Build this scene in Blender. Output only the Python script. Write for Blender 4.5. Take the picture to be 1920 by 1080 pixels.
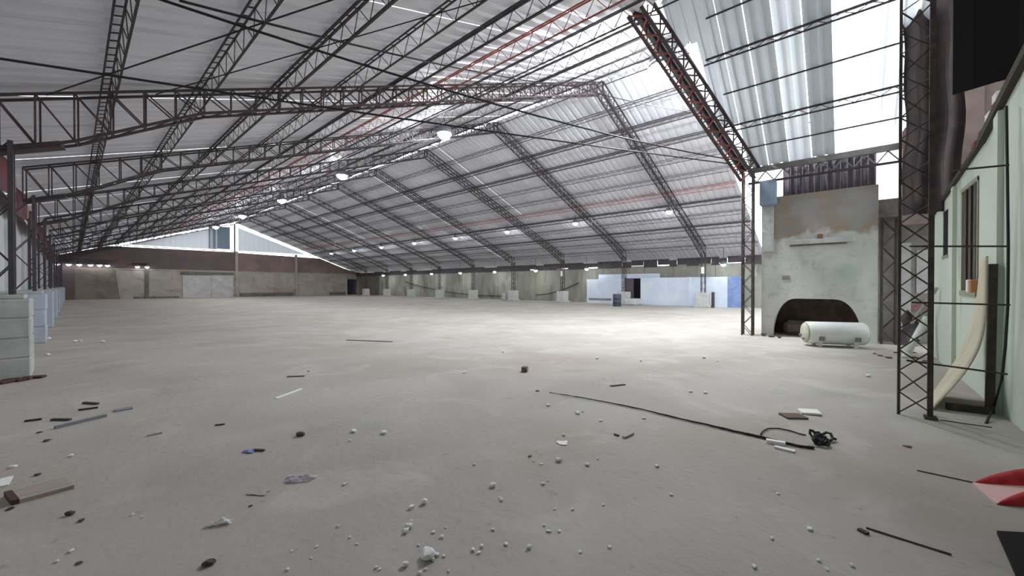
import bpy, math, random
from mathutils import Vector, Matrix

# ------------------------------------------------------------------ scene, camera, sky, exposure
S = bpy.context.scene
for _o in list(bpy.data.objects):
    bpy.data.objects.remove(_o)
COL = S.collection
R = random.Random(7)
CAM_H, F, TH = 1.5, 722.0, math.radians(48.8)       # eye height (m), focal length in pixels of a 1920 frame, yaw
SN, CS = math.sin(TH), math.cos(TH)
cd = bpy.data.cameras.new('camera')
cd.sensor_width = 36.0
cd.lens = 36.0 * F / 1920.0
cd.clip_end = 400
cd.clip_start = 0.05
cam = bpy.data.objects.new('camera', cd)
COL.objects.link(cam)
cam.location = (0, 0, CAM_H)
cam.rotation_euler = (math.radians(90 - 0.397), 0, -TH)
S.camera = cam

SKY = 3.2
LAMP = 2.5
w = bpy.data.worlds.new('overcast_sky')
S.world = w
w.use_nodes = True
bg = w.node_tree.nodes['Background']
bg.inputs[0].default_value = (0.90, 0.95, 1.0, 1)
bg.inputs[1].default_value = SKY
S.view_settings.view_transform = 'Standard'
S.view_settings.look = 'None'
S.view_settings.exposure = 0.12
S.view_settings.gamma = 1.0
S.view_settings.use_curve_mapping = False
S.cycles.use_denoising = True
S.cycles.max_bounces = 8
S.cycles.diffuse_bounces = 5

# ------------------------------------------------------------------ helpers
def ray(x, y):
    r = (x - 960.0) / F
    return Vector((CS * r + SN, -SN * r + CS, (535.0 - y) / F))
def G(x, y, z=0.0):                 # the floor point seen at a place in the photograph
    v = ray(x, y)
    t = (z - CAM_H) / v.z
    return Vector((v.x * t, v.y * t, z))

ORD = ['first','second','third','fourth','fifth','sixth','seventh','eighth','ninth','tenth','eleventh','twelfth','thirteenth']
class MB:
    def __init__(s): s.v, s.f = [], []
    def add(s, vs, fs):
        n = len(s.v); s.v += [tuple(p) for p in vs]; s.f += [tuple(i + n for i in f) for f in fs]; return s
    def box(s, a, b):
        x0, y0, z0 = a; x1, y1, z1 = b
        return s.add([(x0,y0,z0),(x1,y0,z0),(x1,y1,z0),(x0,y1,z0),(x0,y0,z1),(x1,y0,z1),(x1,y1,z1),(x0,y1,z1)],
                     [(0,3,2,1),(4,5,6,7),(0,1,5,4),(1,2,6,5),(2,3,7,6),(3,0,4,7)])
    def cbox(s, a, b, c=0.02):      # box with its twelve edges cut off
        x0, y0, z0 = a; x1, y1, z1 = b
        c = min(c, abs(x1-x0)*.3, abs(y1-y0)*.3, abs(z1-z0)*.3)
        def ring(z, k): return [(x0+k,y0+c,z),(x0+c,y0+k,z),(x1-c,y0+k,z),(x1-k,y0+c,z),(x1-k,y1-c,z),(x1-c,y1-k,z),(x0+c,y1-k,z),(x0+k,y1-c,z)]
        vs = ring(z0, c) + ring(z0+c, 0) + ring(z1-c, 0) + ring(z1, c)
        fs = [tuple(range(7,-1,-1)), tuple(range(24,32))]
        for k in range(3):
            for i in range(8):
                j = (i+1) % 8
                fs.append((k*8+i, k*8+j, k*8+8+j, k*8+8+i))
        return s.add(vs, fs)
    def bar(s, p, q, w, h=None, up=(0,0,1)):
        p, q = Vector(p), Vector(q); h = h or w
        d = (q - p)
        if d.length < 1e-6: return s
        d.normalize(); u = Vector(up)
        if abs(d.dot(u)) > .97: u = Vector((1,0,0))
        a = d.cross(u).normalized() * (w/2); b = a.cross(d).normalized() * (h/2)
        vs = [p-a-b, p+a-b, p+a+b, p-a+b, q-a-b, q+a-b, q+a+b, q-a+b]
        return s.add(vs, [(3,2,1,0),(4,5,6,7),(0,1,5,4),(1,2,6,5),(2,3,7,6),(3,0,4,7)])
    def tube(s, pts, r, n=6, closed=True):
        pts = [Vector(p) for p in pts]; rs = r if isinstance(r, (list, tuple)) else [r]*len(pts)
        rings = []
        for i, p in enumerate(pts):
            d = (pts[min(i+1, len(pts)-1)] - pts[max(i-1, 0)]).normalized()
            u = Vector((0,0,1)) if abs(d.z) < .95 else Vector((1,0,0))
            a = d.cross(u).normalized(); b = a.cross(d).normalized()
            rings.append([p + (a*math.cos(6.2832*k/n) + b*math.sin(6.2832*k/n))*rs[i] for k in range(n)])
        vs = [v for ring in rings for v in ring]; fs = []
        for i in range(len(pts)-1):
            for k in range(n):
                j = (k+1) % n
                fs.append((i*n+k, i*n+j, (i+1)*n+j, (i+1)*n+k))
        fs.append(tuple(range(n-1,-1,-1))); fs.append(tuple(range((len(pts)-1)*n, len(pts)*n)))
        return s.add(vs, fs)
    def lathe(s, prof, c=(0,0,0), n=16, axis='z'):
        vs, fs = [], []
        for (r, z) in prof:
            for k in range(n):
                a = 6.28318*k/n; x, y = r*math.cos(a), r*math.sin(a)
                vs.append((c[0]+x, c[1]+y, c[2]+z) if axis == 'z' else (c[0]+z, c[1]+x, c[2]+y))
        m = len(prof)
        for i in range(m-1):
            for k in range(n):
                j = (k+1) % n
                fs.append((i*n+k, i*n+j, (i+1)*n+j, (i+1)*n+k))
        fs.append(tuple(range(n-1,-1,-1))); fs.append(tuple(range((m-1)*n, m*n)))
        return s.add(vs, fs)
    def prism(s, poly, ext):        # closed polygon (3-D points) pushed along ext
        n = len(poly); e = Vector(ext)
        vs = [Vector(p) for p in poly] + [Vector(p)+e for p in poly]
        fs = [tuple(range(n-1,-1,-1)), tuple(range(n, 2*n))] + [(i, (i+1)%n, n+(i+1)%n, n+i) for i in range(n)]
        return s.add(vs, fs)
    def grid(s, fn, nu, nv):
        vs = [fn(i/nu, j/nv) for j in range(nv+1) for i in range(nu+1)]
        fs = [(j*(nu+1)+i, j*(nu+1)+i+1, (j+1)*(nu+1)+i+1, (j+1)*(nu+1)+i) for j in range(nv) for i in range(nu)]
        return s.add(vs, fs)
    def mesh(s, name, m, smooth=False):
        me = bpy.data.meshes.new(name); me.from_pydata(s.v, [], s.f); me.update()
        me.materials.append(m)
        if smooth:
            for p in me.polygons: p.use_smooth = True
        return me
    def build(s, name, m, parent=None, smooth=False, loc=(0,0,0)):
        return put(name, s.mesh(name, m, smooth), parent, loc)

def put(name, me, parent=None, loc=(0,0,0), rot=(0,0,0), sc=(1,1,1)):
    o = bpy.data.objects.new(name, me); COL.objects.link(o)
    if parent is not None: o.parent = parent
    o.location = loc; o.rotation_euler = rot; o.scale = sc
    return o
def tag(o, label, cat, group=None, kind=None):
    o['label'] = label; o['category'] = cat
    if group: o['group'] = group
    if kind: o['kind'] = kind
    return o
def thing(name, label, cat, loc=(0,0,0), rz=0, group=None):
    o = bpy.data.objects.new(name, None); COL.objects.link(o)
    o.empty_display_size = .2
    o.location = loc; o.rotation_euler = (0,0,rz)
    return tag(o, label, cat, group)
def struct(o):
    o['kind'] = 'structure'; return o
def sroot(name, loc=(0,0,0)):
    o = bpy.data.objects.new(name, None); COL.objects.link(o); o.location = loc
    return struct(o)
def stuff(o):
    o['kind'] = 'stuff'; return o

# ------------------------------------------------------------------ materials
def mat(name, col, rough=.7, metal=0.0, col2=None, scale=3.0, detail=5, bump=0.0, bscale=30.0, lo=.35, hi=.65, stretch=None,
        spec=.3, transl=0.0, extra=None):
    m = bpy.data.materials.new(name); m.use_nodes = True
    N, L = m.node_tree.nodes, m.node_tree.links
    b = N['Principled BSDF']; out = N['Material Output']
    b.inputs['Roughness'].default_value = rough; b.inputs['Metallic'].default_value = metal
    b.inputs['Specular IOR Level'].default_value = spec
    b.inputs['Base Color'].default_value = (*col, 1)
    tc = N.new('ShaderNodeNewGeometry').outputs['Position']
    if stretch:
        mp = N.new('ShaderNodeMapping'); mp.inputs['Scale'].default_value = stretch
        L.new(tc, mp.inputs[0]); tc = mp.outputs[0]
    def noise(sc, det=5, dist=0.0):
        n = N.new('ShaderNodeTexNoise'); n.inputs['Scale'].default_value = sc; n.inputs['Detail'].default_value = det
        n.inputs['Distortion'].default_value = dist; L.new(tc, n.inputs['Vector']); return n.outputs['Fac']
    def ramp(f, a, c):
        r = N.new('ShaderNodeMapRange'); r.interpolation_type = 'SMOOTHSTEP'
        r.inputs[1].default_value = a; r.inputs[2].default_value = c; L.new(f, r.inputs[0]); return r.outputs[0]
    def mix(f, a, c, k=1.0):
        x = N.new('ShaderNodeMix'); x.data_type = 'RGBA'
        if k != 1.0:
            q = N.new('ShaderNodeMath'); q.operation = 'MULTIPLY'; q.inputs[1].default_value = k; L.new(f, q.inputs[0]); f = q.outputs[0]
        L.new(f, x.inputs[0])
        for i, v in ((6, a), (7, c)):
            if isinstance(v, tuple): x.inputs[i].default_value = (*v, 1)
            else: L.new(v, x.inputs[i])
        return x.outputs[2]
    c = None
    if col2:
        c = mix(ramp(noise(scale, detail, .6), lo, hi), col, col2)
    if extra:
        c = extra(noise, ramp, mix, c if c is not None else col, N, L, tc)
    if c is not None and not isinstance(c, tuple): L.new(c, b.inputs['Base Color'])
    if bump:
        bn = N.new('ShaderNodeBump'); bn.inputs['Strength'].default_value = bump; bn.inputs['Distance'].default_value = .02
        L.new(noise(bscale, 6), bn.inputs['Height']); L.new(bn.outputs[0], b.inputs['Normal'])
    if transl:
        t = N.new('ShaderNodeBsdfTranslucent'); t.inputs[0].default_value = (.85,.9,.95,1)
        x = N.new('ShaderNodeMixShader'); x.inputs[0].default_value = transl
        L.new(b.outputs[0], x.inputs[1]); L.new(t.outputs[0], x.inputs[2]); L.new(x.outputs[0], out.inputs[0])
    return m
def emit(name, col, s):
    m = bpy.data.materials.new(name); m.use_nodes = True
    N, L = m.node_tree.nodes, m.node_tree.links
    b = N['Principled BSDF']; b.inputs['Base Color'].default_value = (.9,.9,.9,1)
    b.inputs['Emission Color'].default_value = (*col, 1); b.inputs['Emission Strength'].default_value = s
    return m

def floor_extra(noise, ramp, mix, c, N, L, tc):
    c = mix(ramp(noise(.35, 4), .40, .68), c, (.36,.31,.27), .55)
    c = mix(ramp(noise(1.1, 6, 1.0), .52, .72), c, (.52,.50,.46), .6)
    c = mix(ramp(noise(.8, 6, .4), .56, .75), c, (.30,.30,.25), .6)
    c = mix(ramp(noise(9, 8), .60, .78), c, (.22,.20,.18), .45)
    c = mix(ramp(noise(45, 4), .66, .8), c, (.62,.60,.56), .5)
    return c
M_FLOOR = mat('floor_concrete', (.415,.385,.35), .85, col2=(.46,.435,.40), scale=.6, bump=.35, bscale=14, extra=floor_extra, spec=.2)
M_SHEET = mat('roof_sheet_metal', (.59,.595,.65), .45, .0, col2=(.66,.67,.72), scale=.7, spec=.4)
M_SHEET_L = mat('roof_sheet_pale', (.66,.66,.71), .5, .0, col2=(.73,.73,.78), scale=.5, stretch=(.2,1,1), spec=.3)
M_SHEET_N = mat('roof_sheet_thin', (.62,.66,.68), .5, .0, col2=(.7,.73,.75), scale=1.0, transl=.12)
M_SHEET_D = mat('roof_sheet_grey', (.46,.50,.52), .5, .0, col2=(.52,.55,.57), scale=1.0, transl=.05)
M_SHEET_C = mat('roof_sheet_clear', (.8,.82,.85), .5, .0, transl=.75)
M_GABLE = mat('gable_sheet_plastic', (.66,.70,.76), .5, .0, transl=.13)
M_STEEL = mat('steel_dark_primer', (.055,.052,.060), .6, .2, col2=(.085,.068,.070), scale=4)
M_STEEL_B = mat('steel_brown_primer', (.085,.060,.064), .65, .1, col2=(.06,.048,.052), scale=5)
M_STEEL_R = mat('steel_red_primer', (.42,.10,.07), .65, 0, col2=(.28,.08,.07), scale=5)
M_RUST = mat('rusty_angle_steel', (.085,.066,.054), .8, .1, col2=(.05,.044,.042), scale=7, bump=.2, bscale=60)
M_WIRE = mat('black_cable', (.02,.02,.022), .6)
M_MAROON = mat('maroon_board', (.13,.035,.045), .75, col2=(.08,.03,.04), scale=2)
def far_extra(noise, ramp, mix, c, N, L, tc):
    c = mix(ramp(noise(.5, 6, .8), .5, .7), c, (.33,.24,.20), .8)
    c = mix(ramp(noise(1.6, 6), .55, .75), c, (.20,.17,.15), .6)
    return c
M_FAR_LOW = mat('far_wall_plaster', (.42,.38,.35), .9, col2=(.36,.33,.29), scale=.7, extra=far_extra, bump=.2, bscale=8)
M_FAR_UP = mat('far_wall_brick', (.17,.12,.11), .9, col2=(.12,.10,.105), scale=.6, bump=.3, bscale=12)
M_FAR_UP_R = mat('far_wall_brick_pale', (.27,.20,.17), .9, col2=(.20,.15,.14), scale=.5, bump=.3, bscale=12)
M_FAR_WHITE = mat('far_wall_whitewash', (.55,.54,.53), .9, col2=(.45,.44,.43), scale=1.2, bump=.1)
M_DARKPLASTER = mat('dark_plaster', (.13,.12,.105), .9, col2=(.19,.17,.14), scale=2)  # darker brown-grey plaster tone
def right_extra(noise, ramp, mix, c, N, L, tc):
    c = mix(ramp(noise(.9, 6, .8), .48, .66), c, (.17,.17,.14), .8)
    c = mix(ramp(noise(.45, 4, .3), .52, .68), c, (.30,.31,.22), .6)
    c = mix(ramp(noise(2.4, 6), .58, .72), c, (.44,.44,.41), .6)
    return c
M_RIGHT = mat('right_wall_stained', (.32,.32,.28), .9, col2=(.25,.25,.22), scale=.5, stretch=(1,1,.35), extra=right_extra, bump=.2, bscale=10)
M_WHITE = mat('pale_blue_whitewash', (.58,.66,.78), .85, col2=(.66,.72,.80), scale=1.2, bump=.1)
M_BLUE = mat('blue_paint', (.16,.24,.46), .8, col2=(.22,.30,.50), scale=3)
M_PLINTH = mat('plinth_concrete', (.46,.46,.45), .9, col2=(.38,.38,.37), scale=3, bump=.35, bscale=18)
M_PLINTH_B = mat('plinth_concrete_bluish', (.42,.47,.54), .9, col2=(.38,.42,.46), scale=3, bump=.3, bscale=18)
M_LEFT = mat('left_wall_white', (.55,.56,.58), .9, col2=(.46,.47,.48), scale=.7, bump=.1)
def kiln_extra(noise, ramp, mix, c, N, L, tc):
    sp = N.new('ShaderNodeSeparateXYZ'); L.new(tc, sp.inputs[0])
    z = sp.outputs[2]
    a = N.new('ShaderNodeMath'); a.operation = 'ADD'
    nm = N.new('ShaderNodeMath'); nm.operation = 'MULTIPLY'; nm.inputs[1].default_value = 1.1; L.new(noise(1.5, 5), nm.inputs[0])
    L.new(z, a.inputs[0]); L.new(nm.outputs[0], a.inputs[1])
    up = ramp(a.outputs[0], 3.38, 3.55)
    c = mix(ramp(noise(5, 6, .5), .5, .7), c, (.42,.41,.37), .7)
    br = mix(ramp(noise(3, 6, 1), .4, .6), (.31,.25,.19), (.29,.265,.235))
    br = mix(ramp(noise(.9, 3), .45, .6), br, (.34,.35,.37), .6)
    c = mix(up, c, br)
    g = N.new('ShaderNodeVectorMath'); g.operation = 'DISTANCE'; g.inputs[1].default_value = (13.6, .05, 1.85); L.new(tc, g.inputs[0])
    c = mix(ramp(g.outputs['Value'], .42, .10), c, (.30,.42,.33), .6)
    return c
M_KILN = mat('kiln_plaster', (.54,.55,.52), .9, col2=(.48,.49,.46), scale=1.4, extra=kiln_extra, bump=.4, bscale=14)
M_DARKBRICK = mat('dark_brown_brick', (.11,.085,.07), .95, col2=(.16,.12,.10), scale=4, bump=.5, bscale=14)  # dark brown brick tone for the arch recess
M_LIGHTCON = mat('pale_concrete', (.52,.53,.51), .9, col2=(.44,.45,.44), scale=4, bump=.2)
M_GREYCON = mat('grey_dirty_concrete', (.27,.26,.25), .95, col2=(.19,.18,.17), scale=2, bump=.4, bscale=12)
def green_extra(noise, ramp, mix, c, N, L, tc):
    sp = N.new('ShaderNodeSeparateXYZ'); L.new(tc, sp.inputs[0])
    def lin(o, k, b):
        q = N.new('ShaderNodeMath'); q.operation = 'MULTIPLY_ADD'; q.inputs[1].default_value = k; q.inputs[2].default_value = b
        L.new(o, q.inputs[0]); return q.outputs[0]
    a = N.new('ShaderNodeMath'); a.operation = 'ADD'; L.new(sp.outputs[2], a.inputs[0]); L.new(lin(noise(1.3, 5, .5), 1.6, -.8), a.inputs[1])
    c = mix(ramp(noise(1.0, 3), .5, .62), c, (.64,.63,.36), .55)
    c = mix(ramp(a.outputs[0], 1.25, .95), c, (.62,.70,.60))
    c = mix(ramp(noise(2.5, 6, .8), .58, .70), c, (.24,.30,.24), .5)
    return c
M_GREEN = mat('green_wall_paint', (.44,.62,.27), .8, col2=(.60,.73,.42), scale=2.2, stretch=(1,1,.12), extra=green_extra, bump=.15)
M_BROWNW = mat('dark_brown_boards', (.20,.155,.14), .9, col2=(.25,.20,.18), scale=2, bump=.2)
M_TARP = mat('dark_tarpaulin', (.07,.056,.06), .8, col2=(.10,.075,.075), scale=2, bump=.2, bscale=5)
M_BLACK = mat('black_sheet', (.008,.007,.008), .9)
M_PURPLE = mat('dark_purple_sheet', (.085,.075,.10), .7, col2=(.12,.10,.125), scale=1.5)
M_TANK = mat('white_enamel', (.80,.82,.80), .4, 0, col2=(.74,.76,.74), scale=3, spec=.5)
M_TANKEND = mat('cream_cap', (.55,.55,.42), .6, col2=(.45,.45,.35), scale=6)
M_BOXBLUE = mat('blue_grey_cabinet', (.22,.29,.37), .6)
M_DRUM = mat('slate_drum', (.05,.075,.095), .5, .1)
M_DOOR = mat('purple_brown_door', (.115,.085,.11), .7)
M_DARK = mat('dark_interior', (.012,.011,.016), .95)  # near-black colour standing in for unlit space behind openings
M_PLY = mat('bent_plywood', (.66,.61,.46), .7, col2=(.58,.53,.40), scale=3, stretch=(1,1,.2))
M_PVC = mat('white_pvc', (.74,.76,.74), .4)
M_WOOD = mat('grey_pink_timber', (.44,.36,.31), .85, col2=(.36,.30,.25), scale=6, stretch=(.3,2,1))
M_WOODEND = mat('dark_timber_end', (.09,.05,.045), .9)
M_CRUMB = mat('white_plaster_crumb', (.88,.88,.86), .95, col2=(.78,.78,.76), scale=30, bump=.5, bscale=80)
M_DSTONE = mat('dark_stone', (.06,.055,.045), .95, col2=(.11,.10,.08), scale=40, bump=.5, bscale=80)
M_BRICKBIT = mat('brick_fragment', (.26,.11,.075), .95, col2=(.18,.09,.07), scale=30)
M_PAPER = mat('white_paper', (.85,.85,.83), .8)
M_GREYSTRIP = mat('grey_shard', (.22,.23,.25), .6)
M_STICK = mat('dark_twig', (.07,.06,.05), .9)
M_PALESTICK = mat('pale_stick', (.42,.39,.34), .9)
M_BLUEP = mat('blue_plastic', (.20,.26,.62), .25, spec=.6)
M_PINKP = mat('clear_pinkish_film', (.55,.47,.55), .15, spec=.8, transl=.35)
M_RED = mat('red_cloth', (.50,.035,.04), .7, col2=(.36,.02,.03), scale=14)
M_PINKC = mat('pale_pink_cloth', (.78,.50,.48), .7)
M_REDPAINT = mat('red_spray_paint', (.27,.11,.115), .9, col2=(.25,.2,.19), scale=9)
M_ORANGE = mat('orange_box', (.50,.25,.10), .6)
M_GLASSD = mat('dusty_dark_pane', (.085,.075,.055), .6, col2=(.12,.105,.08), scale=3)
M_FRAME = mat('weathered_frame', (.34,.35,.25), .8)
M_CARD = mat('brown_cardboard', (.16,.12,.09), .9)
M_EARTH = mat('outside_ground', (.30,.28,.22), .95)
M_HOUSING = mat('lamp_housing_grey', (.25,.26,.28), .4, .5)
M_BULB_A = emit('high_bay_diffuser', (.93,.97,1.0), 145*LAMP)
M_BULB_D = emit('high_bay_diffuser_strong', (.93,.97,1.0), 190*LAMP)
M_BULB_B = emit('lamp_globe', (.95,.98,1.0), 76*LAMP)
M_BULB_E = emit('small_lamp_globe', (.9,.92,1.0), 5*LAMP)
M_BULB_C = emit('lamp_globe_wall', (.92,.95,1.0), 38*LAMP)

# ------------------------------------------------------------------ roof geometry
RX, RZ = 13.88, 9.71
SL_L, SL_R = .3416, .3744
def ZL(x): return RZ - SL_L * (RX - x)
def ZR(x): return RZ - SL_R * (x - RX)
BAY, Y0 = 5.73, 7.5
YEND = 60.0

# floor and walls -------------------------------------------------------------
fl = struct(MB().grid(lambda u, v: (-1.5 + u*34, -7.2 + v*68.2, .0), 17, 34).build('floor', M_FLOOR))
gr = struct(MB().add([(-60,-60,-.06),(120,-60,-.06),(120,160,-.06),(-60,160,-.06)], [(0,1,2,3)]).build('trim_1', M_EARTH))

# left wall
wl = sroot('wall_left')
MB().box((-1.5,-7.2,0), (-1.32,60,4.25)).build('plaster_face', M_LEFT, wl)
for k in range(11):
    y = 1.8 + k*BAY
    MB().box((-1.32, y-.12, 0), (-1.24, y+.12, 4.2)).build('pilaster', M_LEFT, wl)
# maroon eave boards hung between the left columns
for k in range(10):
    y = 4.75 + k*BAY
    o = MB().grid(lambda u, v: (-1.0 + .06*math.sin(u*9+k), y+.06 + u*(BAY-.12), 4.35 - v*(.55+.25*math.sin(u*3.1416))), 14, 4).build('trim_2', M_MAROON)
    struct(o)

# back walls (behind the camera)
struct(MB().box((-1.5,-7.2,0), (4.2,-7.0,8.5)).build('wall_back', M_LEFT))
struct(MB().box((4.0,-7.0,0), (4.2,-1.35,8.0)).build('wall_annex', M_LEFT))

# far gable wall ---------------------------------------------------------------
wf = sroot('wall_far')
MB().box((-1.5,60,0), (28.7,60.25,3.3)).build('lower_wall', M_FAR_LOW, wf)
MB().box((28.7,60,2.45), (31.2,60.25,3.3)).build('lintel_wall', M_FAR_LOW, wf)
MB().prism([(-1.5,60.04,3.3),(14.05,60.04,3.3),(14.05,60.04,5.8),(2.6,60.04,5.75),(-1.5,60.04,4.4)], (0,.2,0)).build('upper_brickwork', M_FAR_UP, wf)
MB().prism([(14.05,60.04,3.3),(31.2,60.04,3.3),(28.2,60.04,4.2),(24.6,60.04,5.55),(14.05,60.04,5.75)], (0,.2,0)).build('upper_brickwork', M_FAR_UP_R, wf)
MB().box((3.0,59.93,3.22), (13.9,60.06,3.36)).build('ledge', M_FAR_LOW, wf)
MB().box((14.3,59.93,3.2), (28.7,60.06,3.32)).build('ledge', M_FAR_LOW, wf)
MB().box((8.7,59.90,0), (11.4,60.02,2.72)).build('whitewashed_panel', M_FAR_WHITE, wf)
MB().box((11.44,59.90,0), (13.7,60.02,2.78)).build('whitewashed_panel', M_FAR_WHITE, wf)
MB().box((8.5,59.86,2.80), (13.8,60.02,3.12)).build('dark_lintel', M_DARKPLASTER, wf)
for x in (5.45, 13.95, 21.1):
    MB().box((x,59.82,0), (x+.3,60.05,5.9 if x > 6 else 3.4)).build('pilaster', M_FAR_LOW if x > 6 else M_DARKPLASTER, wf)
MB().box((-1.2,59.93,0), (.2,60.02,3.3)).build('dark_patch', M_FAR_UP, wf)
MB().prism([(.2,59.95,0),(3.45,59.95,0),(3.3,59.95,1.4),(3.1,59.95,3.28),(.2,59.95,3.28)],(0,.07,0)).build('brown_plaster', mat('dark_brown_plaster', (.24,.205,.165), .9, col2=(.17,.145,.12), scale=.9), wf)  # darker brown lower wall towards the left corner
for i, (x0, x1, h) in enumerate([(0.3,3.2,.32),(4.5,8.4,.2),(14.4,20.9,.5),(26,28.6,.45)]):
    MB().box((x0,59.97,0), (x1,60.02,h)).build('dark_band', M_DARKPLASTER, wf)  # dark strips along the wall foot
# gable sheets, standing free below the roof
def gable_sheet(x0, x1, zt, m, name='gable_sheet', z0=6.02):
    mb = MB(); n = max(2, int((x1-x0)/.25)); prof = []
    for i in range(n+1):
        x = x0 + (x1-x0)*i/n
        prof.append((x, 60.15 + (.05 if i % 2 else 0)))
    vs, fs = [], []
    for (x, y) in prof: vs += [(x,y,z0), (x,y,zt(x))]
    for i in range(n): fs.append((2*i, 2*i+2, 2*i+3, 2*i+1))
    return mb.add(vs, fs).build(name, m, wf)
x = 4.4
while x < 11.0:
    gable_sheet(x, x+1.12, lambda q: ZL(q)-.16 - .14*((q*1.7) % 1), M_GABLE); x += 1.1
gable_sheet(11.25, 13.45, lambda q: 9.0 - .07*(13.4-q), M_BOXBLUE, 'dark_blue_panel', 6.12)
x = 14.35
while x < 22.2:
    gable_sheet(x, x+1.13, lambda q: max(6.1, 9.05 - .36*(q-14.3)), M_GABLE); x += 1.12
MB().bar((13.95,60.1,5.8), (13.95,60.1,9.4), .14).build('gable_post', M_STEEL, wf)
MB().box((4,60.12,5.86),(24,60.2,5.93)).build('gable_rail', M_STEEL, wf)
# dark doorway in the far corner
d1 = sroot('door_1')
MB().box((28.55,59.85,0), (28.72,60.2,2.6)).build('door_jamb', M_LIGHTCON, d1)
MB().box((28.6,59.85,2.45), (31.2,60.2,2.62)).build('door_lintel', M_GREYCON, d1)
MB().box((28.72,60.6,0), (31.2,60.7,2.5)).build('leaf_or_dark_panel', M_DARK, d1)  # black panel in place of the unlit room beyond the doorway

# right long wall --------------------------------------------------------------
wr = sroot('wall_right')
yy = 2.0; i = 0
while yy < 60:
    y1 = min(60.0, yy + (2.9 if i % 3 else 2.3))
    MB().box((30.3 + .03*(i % 2), yy+.012, 0), (30.6, y1-.012, 3.05 + .05*((i*37) % 5 - 2)/2)).build('wall_panel', M_RIGHT if yy < 52 else M_DARKPLASTER, wr)  # panels at the far end take the darker tone
    yy = y1; i += 1
MB().box((30.5,2,0),(30.62,60,3.0)).build('backing', M_GREYCON, wr)
# dark boards closing the strip between wall top and eave, with slits of daylight between them
yy = 2.0
while yy < 60:
    L_ = R.uniform(.4, 1.1) if yy < 24 else R.uniform(1.4, 3.0)
    MB().box((30.22,yy,3.09 if yy < 24 and R.random() < .4 else 2.95), (30.30,yy+L_-R.uniform(.0,.05),3.535 if R.random() < .75 else 3.43)).build('eave_board', M_STEEL, wr)
    yy += L_

# white partition in front of the right wall
wp = sroot('wall_partition')
MB().box((29.2,13.55,0), (29.4,17.0,2.02)).build('whitewashed_wall', M_WHITE, wp)
MB().box((29.2,6.2,0), (29.4,12.1,2.08)).build('whitewashed_wall', M_WHITE, wp)
MB().box((29.8,11.0,0), (29.95,16.2,2.42)).build('rear_white_wall', M_WHITE, wp)
MB().box((29.15,8.55,0), (29.25,8.75,2.1)).build('pilaster', M_WHITE, wp)
MB().box((29.22,5.2,0), (29.4,6.2,2.1)).build('blue_end', M_BLUE, wp)
MB().box((29.16,14.7,.25), (29.20,16.8,.42)).build('worn_patch', M_GREYCON, wp)
d2 = sroot('door_2')
o = MB().box((0,0,0), (.05,.86,2.0)).build('leaf_or_dark_panel', M_DOOR, d2, loc=(28.95,12.72,0.02)); o.rotation_euler = (0,0,math.radians(-14))
MB().box((29.5,12.0,0), (29.56,13.6,2.05)).build('dark_opening', M_DARK, d2)  # black panel painted in for the unlit gap behind the ajar door
MB().box((29.15,12.08,0), (29.42,12.22,2.1)).build('door_jamb', M_WHITE, d2)
MB().box((29.15,13.45,0), (29.42,13.55,2.1)).build('door_jamb', M_DOOR, d2)

# roof sheets -------------------------------------------------------------------
ceil = sroot('ceiling')
def sheet_mesh(name, m, X0, X1, zf, W=1.0, ribs=3, hgt=.055):
    prof = [(0, 0)]
    p = W / ribs
    for i in range(ribs):
        a = i*p
        prof += [(a+p*.55, 0), (a+p*.68, hgt), (a+p*.86, hgt), (a+p*.99 if i < ribs-1 else W, 0)]
    vs, fs = [], []
    z0, z1 = 0.0, zf(X1) - zf(X0)
    for (v, hh) in prof:
        vs += [(0, v, z0+hh), (X1-X0, v, z1+hh)]
    for i in range(len(prof)-1): fs.append((2*i, 2*i+1, 2*i+3, 2*i+2))
    return MB().add(vs, fs).mesh(name, m)
ms_ll = sheet_mesh('roof_sheet', M_SHEET_L, -1.45, 6.5, ZL)
ms_lu = sheet_mesh('roof_sheet', M_SHEET_L, 6.35, 13.74, ZL)
ms_lm = sheet_mesh('roof_sheet', M_SHEET_L, 6.35, 9.15, ZL)
ms_ru = sheet_mesh('roof_sheet', M_SHEET, 14.02, 22.1, ZR)
ms_rl = sheet_mesh('roof_sheet', M_SHEET, 21.9, 30.75, ZR)
def lay(me, X0, zf, y, wd, dz=0.0):
    put('roof_sheet', me, ceil, (X0, y, zf(X0)+dz), (0,0,R.uniform(-.0012,.0012)), (1, wd, 1))
y = -7.2
while y < 60:
    wd = 1.0 - R.choice([-.015,-.015,-.015,-.01,-.01,-.01,.006])
    lay(ms_ll, -1.45, ZL, y, wd, R.uniform(0,.012)); y += 1.0
y = 3.6
while y < 60:
    wd = 1.0 - (R.choice([-.015,-.015,-.01,.006,.018]) if y > 10 else R.uniform(.025,.08))
    lay(ms_lu, 6.35, ZL, y, wd, R.uniform(0,.012)); y += 1.0
y = -7.2
while y < 3.5:
    lay(ms_lm, 6.35, ZL, y, 1.01); y += 1.0
y = 4.25
while y < 60:
    for me, X0 in ((ms_ru, 14.02), (ms_rl, 21.9)):
        wd = 1.0 - R.choice([-.015,-.015,-.012,-.01,-.012,-.01,-.015,-.01,.006])
        lay(me, X0, ZR, y, wd, R.uniform(0,.012) + (.02 if X0 < 15 else 0))
    y += 1.0
# torn flashing along the ridge
o = MB()
y = 4.3
while y < 59.5:
    L_ = R.uniform(.25, .9)
    if R.random() < .35:
        o.box((13.78+R.uniform(-.05,.08), y, 9.72), (13.95+R.uniform(-.03,.1), y+L_, 9.74))
    y += L_
o.build('ridge_flashing', M_SHEET, ceil)

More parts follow.
